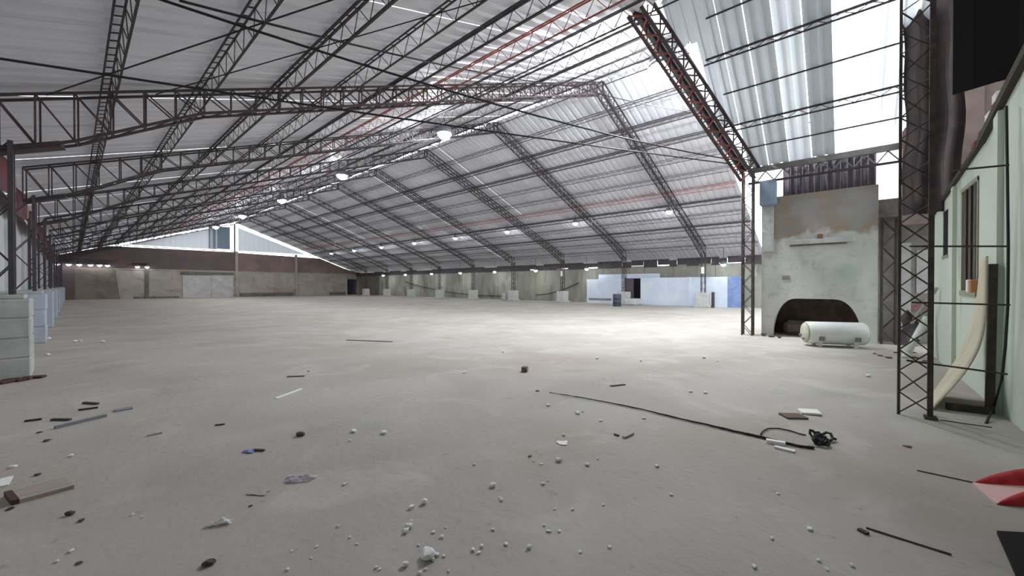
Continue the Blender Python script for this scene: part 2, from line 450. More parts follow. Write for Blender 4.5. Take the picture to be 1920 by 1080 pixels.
# near roof over the entrance bay: steeper, thinner sheets, eave at the column row
NX0, NX1, NZE, NSL = 9.0, 13.55, 5.05, .68
def ZN(x): return NZE + NSL * (13.44 - x)
ms_n = sheet_mesh('roof_sheet', M_SHEET_N, NX0, NX1, ZN, .5, 2, .07)
ms_d = sheet_mesh('roof_sheet', M_SHEET_D, NX0, NX1, ZN, .5, 2, .09)
ms_c = sheet_mesh('roof_sheet', M_SHEET_C, NX0, NX1, ZN, .5, 2, .07)
near_roof = sroot('ceiling_annex')
y = -1.2; i = 0
while y < 1.99:
    sk = .205
    me = ms_c if y < -.15 else (ms_d if (i % 2 or y > 1.2) else ms_n)
    o = put('roof_sheet', me, near_roof, (NX0, y, ZN(NX0)), (0,0,0), (1, .955 if i % 2 else .975, 1))
    y += .5; i += 1
# last sheets run out askew along the open edge
for q, (a, b) in enumerate([(2.3, .52), (2.78, .5)]):
    xs = 9.0
    xe = 12.1 if q == 0 else 10.0
    mm = sheet_mesh('roof_sheet', M_SHEET_D, xs, xe, ZN, .5, 2, .07)
    put('roof_sheet', mm, near_roof, (xs, 2.3 + .5*q, ZN(xs)))

# ------------------------------------------------------------------ lattice work
def zig(pts_a, pts_b, w, mb=None):       # bent web rod running between two chords
    mb = mb or MB(); seq = []
    for i in range(len(pts_a)):
        seq.append(pts_a[i] if i % 2 == 0 else pts_b[i])
    for i in range(len(seq)-1): mb.bar(seq[i], seq[i+1], w)
    return mb

def purlin(X, side, y0, y1, label, bold=False, m=None):
    zf, sl = (ZL, SL_L) if side == 'l' else (ZR, -SL_R)
    m = m or M_STEEL
    t = thing('lattice_purlin', label, 'purlin', (X, y0, zf(X)))
    n = Vector((sl, 0, -1)).normalized(); a = Vector((1, 0, sl)).normalized()
    dep = .36 if side == 'l' else .30
    L_ = y1 - y0
    c1, c2, cb = n*.05 - a*.055, n*.05 + a*.055, n*dep
    wc = .024 if side == 'l' else .022
    if bold: wc *= 1.45 if side == 'l' else 1.9
    Y = Vector((0,1,0))
    for c in (c1, c2): MB().bar(c, c + Y*L_, wc).build('top_chord', m, t)
    MB().bar(cb, cb + Y*L_, wc*1.1).build('bottom_chord', m, t)
    step = .26 if side == 'l' else .40
    N = int(L_/step)
    ys = [L_*i/N for i in range(N+1)]
    wr_ = .012 if side == 'l' else .012
    mb = zig([c2 + Y*q for q in ys], [cb + Y*q for q in ys], wr_)
    if side == 'l':
        mb2 = MB()
        for q in ys[::1]: mb2.bar(c1 + Y*q, c2 + Y*q, .016)
        stuff(mb2.build('batten_ladder', m, t))
    mb.build('web_rod', m, t)
for k in range(11):
    X = .40 + 1.3*k
    purlin(X, 'l', 1.8 if X < 9 else 4.0, 60.0,
           'dark lattice purlin under the left roof slope, %s up from the left eave' % ORD[k], bold=(k in (2, 4)),
           m=M_STEEL_R if k == 5 else M_STEEL)
for k in range(11):
    X = 15.4 + 1.3*k
    purlin(X, 'r', 4.3, 60.0, 'thin lattice purlin under the right roof slope, %s down from the ridge' % ORD[k], bold=(k in (1,2,6,8)),
           m=M_STEEL_R if k == 5 else M_STEEL)

def half_truss(t, P, Q, zf, depth, fine, m, wid=.24, pan=.44):
    """lattice beam from the ridge P to the column head Q (plan points); depth(s) in metres along s from Q"""
    P, Q = Vector((P[0],P[1],0)), Vector((Q[0],Q[1],0))
    L_ = (Q-P).length; N = int(L_/pan)
    d = (Q-P).normalized(); side = Vector((-d.y, d.x, 0))*(wid/2)
    tops, bots = [], []
    for i in range(N+1):
        p = P + (Q-P)*(i/N)
        z = zf(p.x) - .16
        tops.append(Vector((p.x,p.y,z))); bots.append(Vector((p.x,p.y,z-depth(L_*(1-i/N)))))
    o = Vector(t.location)
    tops = [p-o for p in tops]; bots = [p-o for p in bots]
    for sgn in (1,-1):
        MB().bar(tops[0]+side*sgn, tops[-1]+side*sgn, .05, .035).build('top_chord', m, t)
        mb = MB()
        for i in range(N):
            mb.bar(bots[i]+side*sgn, bots[i+1]+side*sgn, .05, .04)
        mb.build('bottom_chord', m, t)
    web, bat = MB(), MB()
    for i in range(N+1):
        v, dg = MB(), MB()
        for sgn in (1,-1):
            v.bar(tops[i]+side*sgn, bots[i]+side*sgn, .026)
            if i < N: dg.bar(tops[i+1]+side*sgn, bots[i]+side*sgn, .022)
        if fine:
            for q in range(0, len(v.v), 8):
                MB().add(v.v[q:q+8], v.f[:6]).build('vertical', m, t)
            for q in range(0, len(dg.v), 8):
                MB().add(dg.v[q:q+8], dg.f[:6]).build('diagonal', m, t)
        else:
            web.add(v.v, v.f); web.add(dg.v, dg.f)
        bat.bar(bots[i]+side, bots[i]-side, .02); bat.bar(tops[i]+side, tops[i]-side, .02)
        if i < N: bat.bar(bots[i]+side, bots[i+1]-side, .016)
    if not fine: stuff(web.build('web_members', m, t))
    stuff(bat.build('battens', m, t))

def dep_l(s):                       # s measured from the left column
    if s < .75: return .86
    if s < 2.6: return .86 - (s-.75)/1.85*.40
    return .46
def dep_r(s): return .42 if s > 2 else .42 + .12*(2-s)
LCX, LCY = -.80, 10.4
RCX = 28.4
POSW = ['nearest', 'second nearest', 'third nearest', 'fourth', 'fifth', 'sixth', 'seventh', 'eighth', 'farthest']
for k in range(9):
    yr = Y0 + BAY*k
    t = thing('roof_truss', 'dark steel lattice roof truss spanning both slopes, %s from the camera' % POSW[k], 'truss', (RX, yr, RZ-.2))
    half_truss(t, (RX, yr), (LCX, LCY + BAY*k), ZL, dep_l, k < 3, M_STEEL_B if k == 0 else M_STEEL)
    half_truss(t, (RX, yr), (RCX, yr), ZR, dep_r, k < 1, M_STEEL, wid=.30)
    if k < 3:       # haunch plate over the first left panels
        o_ = Vector(t.location); p0, p1 = Vector((LCX, LCY+BAY*k, ZL(LCX)-.16-.86)), None
        u_ = Vector((RX-LCX, yr-LCY-BAY*k, 0)).normalized(); u_ = u_ + Vector((0,0,SL_L))
        p1 = p0 + u_*.72
        MB().bar(p0-o_, p1-o_, .26, .09).build('haunch_plate', M_STEEL_B, t)

def lattice_column(t, w, d, h, m, leg=.045, lace=.02, step=.34, z0=0.0):
    for sx in (-1,1):
        for sy in (-1,1):
            MB().box((sx*w/2-leg/2, sy*d/2-leg/2, z0), (sx*w/2+leg/2, sy*d/2+leg/2, h)).build('leg', m, t)
    N = max(2, int((h-z0)/step)); zs = [z0 + (h-z0)*i/N for i in range(N+1)]
    for (a, b) in (((-w/2,-d/2),(w/2,-d/2)), ((-w/2,d/2),(w/2,d/2)), ((-w/2,-d/2),(-w/2,d/2)), ((w/2,-d/2),(w/2,d/2))):
        zig([Vector((*a, z)) for z in zs], [Vector((*b, z)) for z in zs], lace).build('lacing', m, t)

# left row: plinths and lattice columns
for k in range(9):
    y = LCY + BAY*k
    nm = POSW[k]
    t = thing('concrete_plinth', 'concrete plinth under the left column row, %s from the camera' % nm, 'plinth', (-.87, y, 0))
    if k < 2:
        hs = [.0, .33, .65, .97, 1.28] if k == 0 else [0, .43, .86, 1.28]
        for j in range(len(hs)-1):
            e = R.uniform(-.012,.012)
            MB().cbox((-.42+e,-.40+e,hs[j]+.003), (.42+e,.42,hs[j+1]-.003), .018).build('concrete_block', M_PLINTH if k == 0 else M_PLINTH_B, t)
        MB().box((-.40,-.38,0),(.40,.40,1.27)).build('mortar_core', M_PLINTH, t)
    else:
        MB().cbox((-.42,-.40,0), (.42,.42,1.28), .02).build('block', M_PLINTH_B, t)
    MB().cbox((-.36,-.34,1.28),(.36,.36,1.35), .01).build('cap', M_PLINTH, t)
    c = thing('lattice_column', 'dark lattice steel column on the %s plinth of the left row' % nm, 'column', (-.82, y, 1.35))
    lattice_column(c, .34, .30, 2.50, M_STEEL, leg=.06, lace=.018, step=.42)
# rubble skirt at the near plinth
for i, (px, py, s) in enumerate([(20,716,.10),(48,712,.09),(70,709,.08),(8,719,.09),(35,715,.07)]):
    p = G(px, py)
    o = MB().cbox((-s,-s*.7,0),(s,s*.7,s*.5), s*.3).build('brick_rubble', M_WOODEND, loc=p); o.rotation_euler = (0,0,i*1.3)
    tag(o, 'dark brick rubble at the foot of the nearest left plinth, %s from the left' % ORD[[1,3,4,0,2][i]], 'rubble', 'brick rubble by the near plinth')

# right row
for k in range(9):
    y = Y0 + BAY*k
    nm = POSW[k]
    t = thing('concrete_plinth', 'pale concrete plinth under the right column row, %s from the camera' % nm, 'plinth', (RCX, y, 0))
    MB().cbox((-.36,-.40,.12), (.36,.40,1.0), .03).build('block', M_LIGHTCON, t)
    MB().cbox((-.46,-.52,0), (.46,.52,.14), .03).build('footing', M_LIGHTCON, t)
    c = thing('lattice_column', 'thin lattice steel column on the %s plinth of the right row' % nm, 'column', (RCX, y, 1.0))
    lattice_column(c, .24, .24, 2.75, M_STEEL_B, leg=.035, lace=.014, step=.4)
    if k in (0, 2):
        o = MB().box((RCX-.16, y-.1, 2.3), (RCX-.14, y+.1, 2.75)).build('notice_sheet', M_PAPER)
        tag(o, 'small white notice fixed high on the %s right column' % nm, 'notice')
p = G(946, 563)
o = MB().cbox((-.2,-.25,0),(.2,.25,.75),.04).build('concrete_stub', M_PLINTH, loc=(28.2, p.y*28.2/p.x if p.x else 20, 0)); tag(o, 'short broken concrete stub between two right-row plinths', 'stub')
o = MB().cbox((-.7,-.5,0),(.6,.5,.5),.1).build('rubble_heap', M_LIGHTCON, loc=(28.0, 12.3, 0)); tag(o, 'pale rubble heap around the plinth beside the door', 'rubble')
o = MB().box((-.08,-.08,0),(.08,.08,1.05)).build('short_post', M_STEEL, loc=(28.25, 6.85, 0)); tag(o, 'dark short post against the nearest right plinth', 'post')

# truss at the open end, down to the entrance column
t = thing('roof_truss', 'brown lattice truss at the open roof end above the arched block', 'truss', (13.4, 2.15, 5.0))
A, B = Vector((13.42,2.2,4.98)), Vector((8.84,3.7,8.2))
d = (B-A).normalized(); sd = Vector((d.y,-d.x,0)).normalized()*.19; dn = d.cross(sd).normalized(); dn = dn if dn.z < 0 else -dn
N = 22
ch = [(sd, 0), (-sd, 0), (sd, .42), (-sd, .42)]
for (s_, q) in ch:
    MB().bar(A+s_+dn*q-Vector(t.location), B+s_+dn*q-Vector(t.location), .07, .05).build('top_chord' if q == 0 else 'bottom_chord', M_STEEL_B, t)
for f1, f2 in ((0,1),(2,3),(0,2),(1,3)):
    pa = [A + (B-A)*(i/N) + ch[f1][0] + dn*ch[f1][1] - Vector(t.location) for i in range(N+1)]
    pb = [A + (B-A)*(i/N) + ch[f2][0] + dn*ch[f2][1] - Vector(t.location) for i in range(N+1)]
    zig(pa, pb, .03).build('lacing', M_STEEL_R if f1 == 2 else M_STEEL_B, t)
MB().prism([A+sd*1.1-Vector(t.location), B+sd*1.1-Vector(t.location), B+sd*1.1+dn*.2-Vector(t.location), A+sd*1.1+dn*.2-Vector(t.location)], sd*.15).build('side_plate', M_STEEL_B, t)

# near roof purlins and eave beam
for i, X in enumerate((10.4, 12.1)):
    t = thing('lattice_purlin', 'lattice purlin under the steep near roof, %s one' % ('upper' if i == 0 else 'lower'), 'purlin', (X, -1.15, ZN(X)))
    n = Vector((-NSL,0,-1)).normalized()
    y1 = 3.85
    MB().bar(n*.05, n*.05+Vector((0,y1,0)), .04).build('top_chord', M_STEEL_B, t)
    MB().bar(n*.28, n*.28+Vector((0,y1,0)), .03).build('bottom_chord', M_STEEL_B, t)
    ys = [y1*j/18 for j in range(19)]
    zig([n*.05+Vector((0,q,0)) for q in ys], [n*.28+Vector((0,q,0)) for q in ys], .014).build('web_rod', M_STEEL_B, t)
for i, X in enumerate((9.6, 11.25, 12.8)):
    o = MB().bar((X,-1.15,ZN(X)-.05), (X,2.5,ZN(X)-.05), .03).build('batten_rod', M_STEEL_B)
    tag(o, 'thin rod under the steep near roof, %s of three' % ['top', 'middle', 'bottom'][i], 'rod')
t = thing('eave_beam', 'grey lattice eave beam above the arched block', 'beam', (13.46, -1.15, 4.95))
MB().box((-.05,0,-.09),(.05,3.45,.06)).build('top_flange', M_GREYCON, t)
MB().box((-.04,0,-.42),(.04,3.45,-.37)).build('bottom_flange', M_STEEL_B, t)
ys = [3.45*j/16 for j in range(17)]
zig([Vector((0,q,-.09)) for q in ys], [Vector((0,q,-.38)) for q in ys], .03).build('web_rod', M_GREYCON, t)
c = thing('lattice_column', 'slender rusty lattice column standing beside the arched block', 'column', (13.44, 2.30, 0))
lattice_column(c, .26, .26, 4.95, M_RUST, leg=.04, lace=.016, step=.3)

# ------------------------------------------------------------------ arched block
KX, KY0, KY1, KZ = 13.65, -.56, 1.98, 4.1
kb = thing('arched_block', 'plastered masonry block with a dark low arched opening', 'block', (KX, .7, 0))
AY0, AY1, AH = -.26, 1.70, 1.12
def arch_z(y):
    c, hw = (AY0+AY1)/2, (AY1-AY0)/2
    u = abs(y-c)/hw
    return AH if u < .42 else AH * math.sqrt(max(0, 1 - ((u-.42)/.58)**2.2))
mb = MB()
ys = [AY0 + (AY1-AY0)*(.5-.5*math.cos(math.pi*i/36)) for i in range(37)]
def loc_(x, y, z): return (x-KX, y-.7, z)
for i in range(36):
    a, b = ys[i], ys[i+1]; za, zb = arch_z(a), arch_z(b)
    mb.prism([loc_(KX,a,za), loc_(KX,b,zb), loc_(KX,b,KZ), loc_(KX,a,KZ)], (.3,0,0))
mb.box(loc_(KX,KY0,0), loc_(KX+.3,AY0,KZ)); mb.box(loc_(KX,AY1,0), loc_(KX+.3,KY1,KZ))
mb.build('front_wall', M_KILN, kb)
MB().box(loc_(KX+.3,KY0,0), loc_(KX+2.2,KY0+.15,KZ)).box(loc_(KX+.3,KY1-.15,0), loc_(KX+2.2,KY1,KZ)).build('side_wall', M_KILN, kb)
MB().box(loc_(KX+1.3,KY0+.15,0), loc_(KX+1.45,KY1-.15,KZ)).build('recess_back', M_DARKBRICK, kb)
MB().box(loc_(KX+.3,KY0,KZ-.1), loc_(KX+2.2,KY1,KZ)).build('top_slab', M_KILN, kb)
MB().cbox(loc_(KX-.05,-.12,2.66), loc_(KX+.02,1.30,2.80), .012).build('ledge', M_LIGHTCON, kb)
MB().box(loc_(KX-.03,.05,2.62), loc_(KX+.02,1.30,2.65)).build('ledge_dark_strip', M_DARKBRICK, kb)  # thin dark strip, slightly raised, just below the ledge
MB().cbox(loc_(KX-.06,.55,2.80), loc_(KX+.02,.67,2.92), .015).build('brick', M_BRICKBIT, kb)
MB().cbox(loc_(KX-.03,1.30,1.68), loc_(KX+.01,1.47,1.79), .01).build('socket_plate', M_GREYCON, kb)
MB().cbox(loc_(KX-.05,1.68,2.5), loc_(KX+.02,1.96,4.0), .01).build('corner_pier', M_LIGHTCON, kb)
MB().cbox(loc_(KX+.5,.9,0), loc_(KX+1.0,1.5,.45), .12).build('inner_rubble', M_DARKBRICK, kb)
o = MB().cbox((13.35,1.60,3.85),(13.66,2.0,4.55),.015).build('switch_box', M_BOXBLUE); tag(o, 'blue grey cabinet mounted at the top corner of the arched block', 'cabinet')
# dark barred opening above the block
t = thing('barred_screen', 'dark sheet screen behind thin vertical bars above the arched block', 'screen', (13.75, .5, KZ))
MB().grid(lambda u, v: (.08 + .02*math.sin(u*60), -1.02 + u*2.0, .0 + v*.90), 40, 1).build('sheet', M_PURPLE, t)
for i in range(15):
    y = -1.0 + i*.138
    MB().bar((0, y, 0), (0, y, .85), .018).build('bar', M_GREYCON, t)
MB().bar((0,-1.05,.86), (0,1.0,.86), .05).build('rail', M_STEEL_B, t)

# lattice post and dirty wall right of the block
c = thing('lattice_column', 'rusty lattice post at the right edge of the arched block', 'column', (13.75, -.76, 0))
lattice_column(c, .22, .26, 3.2, M_RUST, leg=.045, lace=.02, step=.34)
wb = sroot('wall_end')
MB().box((14.3,-3.2,0),(14.5,-.5,3.8)).build('dirty_wall', M_GREYCON, wb)
MB().box((14.2,-3.2,3.3),(14.29,-.4,3.42)).build('grey_beam', M_GREYCON, wb)
MB().box((14.27,-1.75,.85),(14.3,-1.2,1.05)).build('red_paint_mark', M_REDPAINT, wb)
MB().box((14.25,-1.2,0),(14.3,-.95,2.6)).build('pale_strip', M_LIGHTCON, wb)
MB().box((14.28,-1.9,1.3),(14.3,-1.3,2.4)).build('pale_patch', M_LIGHTCON, wb)
o = MB().grid(lambda u, v: (13.7+.18*math.sin(v*3.1), -1.28+.30*u+.05*math.sin(v*7), .0+v*.9*(1-.5*abs(u-.5))), 8, 8).build('dark_rag', M_TARP); tag(o, 'dark rag heap slumped beside the rusty post', 'rag')

# white water tank
dv = Vector((.41,-.912,0)).normalized()
tk = thing('water_tank', 'white cylindrical tank lying on short feet before the arch', 'tank', (12.32,.27,0), math.atan2(dv.y, dv.x))
Lh, rr = .60, .275
MB().lathe([(rr-.03,-Lh),(rr,-Lh+.03),(rr,Lh-.03),(rr-.03,Lh)], (0,0,.325), 32, 'x').build('shell', M_TANK, tk, True)
for sg in (-1,1):
    MB().lathe([(rr-.02,sg*Lh),(rr-.05,sg*(Lh+.03)),(rr*.5,sg*(Lh+.05)),(.03,sg*(Lh+.055))], (0,0,.325), 28, 'x').build('end_cap', M_TANKEND if sg < 0 else M_TANK, tk, True)
    for q in (-1,1):
        f = MB().box((sg*.36-.04,q*.17-.02,0),(sg*.36+.04,q*.17+.02,.14)).build('foot', M_PVC, tk)
    MB().box((sg*.36-.05,-.30,.16),(sg*.36+.05,-.24,.26)).build('bracket', M_HOUSING, tk)
MB().lathe([(.03,-Lh-.1),(.03,-Lh-.04)], (0,.08,.26), 10, 'x').build('pipe_fitting', M_HOUSING, tk)
MB().lathe([(.025,-Lh-.09),(.025,-Lh-.04)], (0,-.06,.18), 10, 'x').build('pipe_fitting', M_HOUSING, tk)

# ------------------------------------------------------------------ green wall on the right
WG = -1.35
wg = sroot('wall_green')
top = [(4.0,4.25),(6.7,3.70),(8.0,3.40),(12.4,2.93)]
def wtop(x):
    for (a, za), (b, zb) in zip(top, top[1:]):
        if x <= b: return za + (zb-za)*(x-a)/(b-a)
    return top[-1][1]
def wall_piece(x0, x1, z0, z1=None, y=WG, th=.18, m=M_GREEN, name='painted_wall'):
    poly = [(x0,y,z0),(x1,y,z0),(x1,y,z1 if z1 else wtop(x1)),(x0,y,z1 if z1 else wtop(x0))]
    if z1 is None:
        mid = [q for q in top if x0 < q[0] < x1]
        poly = poly[:3] + [(q[0],y,q[1]) for q in reversed(mid)] + poly[3:]
    return MB().prism(poly, (0,-th,0)).build(name, m, wg)
wall_piece(4.0, 8.32, 0)
wall_piece(8.32, 9.28, 0, 1.40)
wall_piece(8.32, 9.28, 2.98)
wall_piece(9.28, 10.5, 0)
wall_piece(10.5, 11.0, 0, 2.05); wall_piece(10.5, 11.0, 2.9)
wall_piece(11.0, 12.4, 0)
for x0, x1 in ((7.15,7.34),(6.0,6.12),(9.75,9.9)):
    MB().prism([(x0,WG,0),(x1,WG,0),(x1,WG,wtop(x1)-.05),(x0,WG,wtop(x0)-.05)], (0,.05,0)).build('pilaster', M_GREEN, wg)
MB().bar((4.0,WG+.02,4.28),(6.7,WG+.02,3.73),.09,.10).bar((6.7,WG+.02,3.73),(8.0,WG+.02,3.43),.09,.10).bar((8.0,WG+.02,3.43),(12.4,WG+.02,2.96),.06,.07).build('wall_coping', M_STICK, wg)
for i, xx in enumerate((7.3, 8.3, 7.9)):
    MB().cbox((xx-.12,WG-.1,wtop(xx)+.02),(xx+.14,WG+.06,wtop(xx)+.16),.04).build('loose_brick', M_BRICKBIT, wg)
w1 = sroot('window_1')
MB().box((8.34,WG-.03,1.42),(9.26,WG-.01,2.96)).build('pane', M_GLASSD, w1)
for (a, b) in (((8.28,WG-.12,1.34),(9.32,WG+.03,1.42)), ((8.28,WG-.12,2.96),(9.32,WG+.02,3.02)), ((8.28,WG-.12,1.4),(8.33,WG+.015,3.0)), ((9.27,WG-.12,1.4),(9.32,WG+.015,3.0))):
    MB().box(a, b).build('window_frame', M_FRAME, w1)
for q in range(3): MB().box((8.40+.3*q,WG-.01,1.42),(8.42+.3*q,WG+.01,2.96)).build('window_bar', M_RUST, w1)
w2 = sroot('window_2')
MB().box((10.5,WG-.03,2.05),(11.0,WG-.01,2.9)).build('pane', M_DARK, w2)  # black panel painted in for the darkness of the slit
MB().box((10.47,WG-.1,2.0),(11.03,WG+.01,2.06)).build('window_sill', M_FRAME, w2)
t = thing('junction_box', 'white and orange junction box fixed under the green wall window', 'box', (8.33, WG+.05, 1.42))
MB().cbox((-.10,-.03,-.02),(.0,.06,.16),.01).build('cover', M_PAPER, t)
MB().cbox((-.22,-.03,-.02),(-.10,.05,.16),.01).build('side', M_ORANGE, t)

# dark boarding, hanging tarpaulin and soffit panel above the green wall
be = sroot('wall_boarding')
for i in range(9):
    y0_ = -.95 - i*.42
    MB().box((13.2+.015*(i%2),y0_-.43,2.95),(13.26,y0_,8.2)).build('board', M_BROWNW, be)
def tarp(u, v):
    y = -.80 + .04*math.sin(v*7) + .02*math.sin(v*23+1) - u*.78
    return (11.0 + .10*math.sin(u*14 + v*2) + .05*math.sin(v*11), y, 9.0 - v*6.1)
o = MB().grid(tarp, 20, 26).build('hanging_tarpaulin', M_TARP); tag(o, 'dark brown tarpaulin hanging in folds behind the near lattice tower', 'tarpaulin')
o = MB().grid(lambda u, v: (8.0+.03*math.sin(u*20), -1.06-u*2.6, 4.12+v*4.0 + (.05*math.sin(u*9) if v == 0 else 0)), 14, 4).build('black_canopy', M_BLACK)
tag(o, 'black sheet canopy hanging above the green wall', 'canopy')
MBc = MB().grid(lambda u, v: (8.0-u*4.0, -1.06-v*2.6, 8.0), 2, 2); o = MBc.build('black_canopy_top', M_BLACK); struct(o); o.name = 'ceiling_side'
struct(MB().box((4.0,-7.0,8.0),(14.5,-1.4,8.2)).build('ceiling_store', M_BROWNW))
for i in range(2):
    o = MB().cbox((7.9+.35*i,-1.47,wtop(8.2+.35*i)),(8.1+.35*i,-1.42,wtop(8.0+.35*i)+.62-.1*i),.01).build('white_sheet_offcut', M_PAPER)
    tag(o, 'pale sheet offcut standing above the green wall, %s of two' % ('front' if i == 0 else 'rear'), 'sheet')

# near lattice tower
TX, TYa, TYb = 6.34, -.44, -.69
t = thing('lattice_tower', 'tall rusty lattice steel tower standing by the green wall', 'tower', (TX, -.565, 0))
HT = 6.4
for (x, y, w_) in ((0,.125,.026),(0,-.125,.045),(.22,-.154,.026)):
    MB().box((x-w_/2,y-w_/2,0),(x+w_/2,y+w_/2,HT)).build('leg', M_RUST, t)
N = 26; zs = [.02 + (HT-.05)*i/N for i in range(N+1)]
zz = Vector((0,0,1))
for a, b in ((Vector((0,.125,0)),Vector((0,-.125,0))), (Vector((.22,-.154,0)),Vector((0,.125,0))), (Vector((0,-.125,0)),Vector((.22,-.154,0)))):
    zig([a+zz*q for q in zs], [b+zz*q for q in zs], .012).build('lacing', M_RUST, t)
MB().box((-.06,-.18,0),(.06,-.08,.03)).build('foot_plate', M_RUST, t)
for (xa, ya, xb, yb, lab) in ((1785,320,1889,310,'highest'),(1705,462,1890,462,'second highest'),(1710,567,1894,572,'third highest'),(1701,676,1890,702,'lowest')):
    va, vb = ray(xa,ya), ray(xb,yb)
    ta = TX/va.x; tb = -1.28/vb.y
    pa, pb = va*ta + Vector((0,0,CAM_H)), vb*tb + Vector((0,0,CAM_H))
    o = MB().tube([pa, pb], .011, 6).build('tie_rod', M_RUST); tag(o, 'thin rusty tie rod from tower to green wall, %s' % lab, 'rod')
pts = [(1884,200),(1887,330),(1890,462),(1890,572),(1886,650),(1880,712),(1866,762)]
pp = []
for (a, b) in pts:
    v = ray(a, b); pp.append(v*(-1.27/v.y) + Vector((0,0,CAM_H)))
pp.append(G(1851,795)); 
o = MB().tube(pp, .012, 6).build('black_conduit', M_WIRE); tag(o, 'black cable hanging down the green wall to the floor', 'cable')
# angle-iron frame at the wall foot
t = thing('angle_frame', 'dark rusty angle iron frame standing at the green wall foot', 'frame', (7.1,-1.25,0))
MB().bar((0,0,0),(.02,-.02,1.75),.07,.05).build('post', M_RUST, t)
a_, b_ = G(1858,778)-Vector((7.1,-1.25,0)), G(1776,768)-Vector((7.1,-1.25,0))
MB().bar(a_+Vector((0,0,.04)), b_+Vector((0,0,.04)), .06, .08).build('foot_bar', M_RUST, t)
# bent sheet of plywood
near_edge = [Vector(q) for q in ((6.77,-.75,.0),(7.01,-.98,.31),(7.18,-1.12,.54),(7.30,-1.22,.80),(7.36,-1.27,1.15),(7.38,-1.28,1.5),(7.38,-1.28,1.86))]
far_edge = [Vector(q) for q in ((7.75,-.87,.0),(7.92,-1.03,.29),(8.02,-1.14,.52),(8.02,-1.21,.76),(7.90,-1.26,1.1),(7.80,-1.28,1.45),(7.70,-1.28,1.80))]
def on(pts, v):
    q = v*(len(pts)-1); i = min(int(q), len(pts)-2); f = q-i
    p0, p1, p2, p3 = pts[max(i-1,0)], pts[i], pts[i+1], pts[min(i+2,len(pts)-1)]
    return .5*((2*p1) + (p2-p0)*f + (2*p0-5*p1+4*p2-p3)*f*f + (3*p1-p0-3*p2+p3)*f**3)
def ply(u, v): return on(near_edge, v).lerp(on(far_edge, v), u)
o = MB().grid(ply, 4, 24).build('plywood_sheet', M_PLY, smooth=True); tag(o, 'bowed pale plywood sheet leaning against the green wall', 'plywood')
md = o.modifiers.new('thick', 'SOLIDIFY'); md.thickness = .018
# white pipe leaning by the wall
pb, pt = G(1699,671), Vector((11.7,-1.22,.83))
t = thing('white_pipe', 'white plastic pipe leaning beside the tower against the green wall', 'pipe', pb)
dd = pt - pb
MB().tube([(0,0,.03), dd], .062, 12).build('tube', M_PVC, t, True)
MB().tube([dd*.42, dd*.46], .066, 12).build('strap', M_WIRE, t)
MB().tube([dd*-.02, dd*.10], .078, 12).build('socket', M_PVC, t, True)
o = MB().tube([Vector((11.7,-1.0,.70)), Vector((11.2,-1.30,1.45))], .03, 8).build('leaning_lath', M_PALESTICK); tag(o, 'pale lath leaning on the green wall above the pipe', 'lath')

# ------------------------------------------------------------------ lamps
me_rod = MB().tube([(0,0,0),(0,0,.5)], .015, 6).mesh('hanger', M_WIRE)
def lamp_meshes(r, m, k=1.38):
    bulb = MB().lathe([(.02,-r),(r*.5,-r*.87),(r*.87,-r*.5),(r,0),(r*.9,r*.3)], (0,0,0), 20).mesh('diffuser', m, True)
    hood = MB().lathe([(r*k,-r*.22),(r*k*.97,r*.05),(r*.8,r*.7),(r*.3,r*1.1),(r*.05,r*1.15)], (0,0,0), 20).mesh('housing', M_HOUSING, True)
    return bulb, hood
LA, LB, LC, LD = lamp_meshes(.30, M_BULB_A), lamp_meshes(.19, M_BULB_B), lamp_meshes(.17, M_BULB_C), lamp_meshes(.46, M_BULB_D, 1.02)
LE = lamp_meshes(.20, M_BULB_E)
def lamp(p, ms, zroof, label, group):
    t = thing('hanging_lamp', label, 'lamp', p, 0, group)
    put('diffuser', ms[0], t); put('housing', ms[1], t)
    h = max(.05, zroof - p[2])
    put('hanger', me_rod, t, (0,0,.02), (0,0,0), (1,1,h/.5))
for i, (X, Y) in enumerate(((12.2,4.4),(10.4,12.9),(10.4,22.3),(10.4,32.1),(10.4,42.2),(10.4,52.2))):
    zr = ZL(X)
    lamp((X, Y, zr - (.55 if i else .75)), LD if i == 0 else LA, zr, 'glaring high bay lamp hung just left of the ridge, %s from the camera' % POSW[i], 'high bay lamps along the ridge')
for i in range(8):
    X = 22.9; Y = 7.9 + 6.33*i
    lamp((X, Y, ZR(X)-.5), LB, ZR(X), 'round white lamp hung halfway down the right roof slope, %s from the camera' % POSW[i], 'lamps along the right slope')
for i, Y in enumerate((6.4,16.9,22.4,27.8,33.2,38.5,44.1,49.6)):
    X = 29.0
    lamp((X, Y, 2.95), LC, ZR(X), 'round white lamp hung low along the right wall, %s from the camera' % POSW[i], 'lamps along the right wall')
o = MB().bar((-1.2,59.6,4.15),(3.2,59.6,4.15),.08).build('lamp_rail', M_STEEL); tag(o, 'dark rail carrying lamps at the far left corner', 'rail')
for i, px in enumerate((108,129,149,170,187,202)):
    v = ray(px, 494); q = v*(59.6/v.y)
    lamp((q.x, 59.6, 3.68), LE, 4.15, 'small bright lamp on the far left rail, %s from the left' % ORD[i], 'lamps on the far left rail')
o = MB().box((4.4,59.44,3.93),(5.7,60.03,4.0)).build('lamp_rail', M_STEEL); tag(o, 'short dark rail carrying two lamps on the far wall', 'rail')
for i, px in enumerate((258,276)):
    v = ray(px, 498); q = v*(59.5/v.y)
    lamp((q.x, 59.5, 3.62), LE, 3.95, 'small bright lamp on the far wall ledge, %s of a pair' % ('left' if i == 0 else 'right'), 'pair of lamps on the far wall')

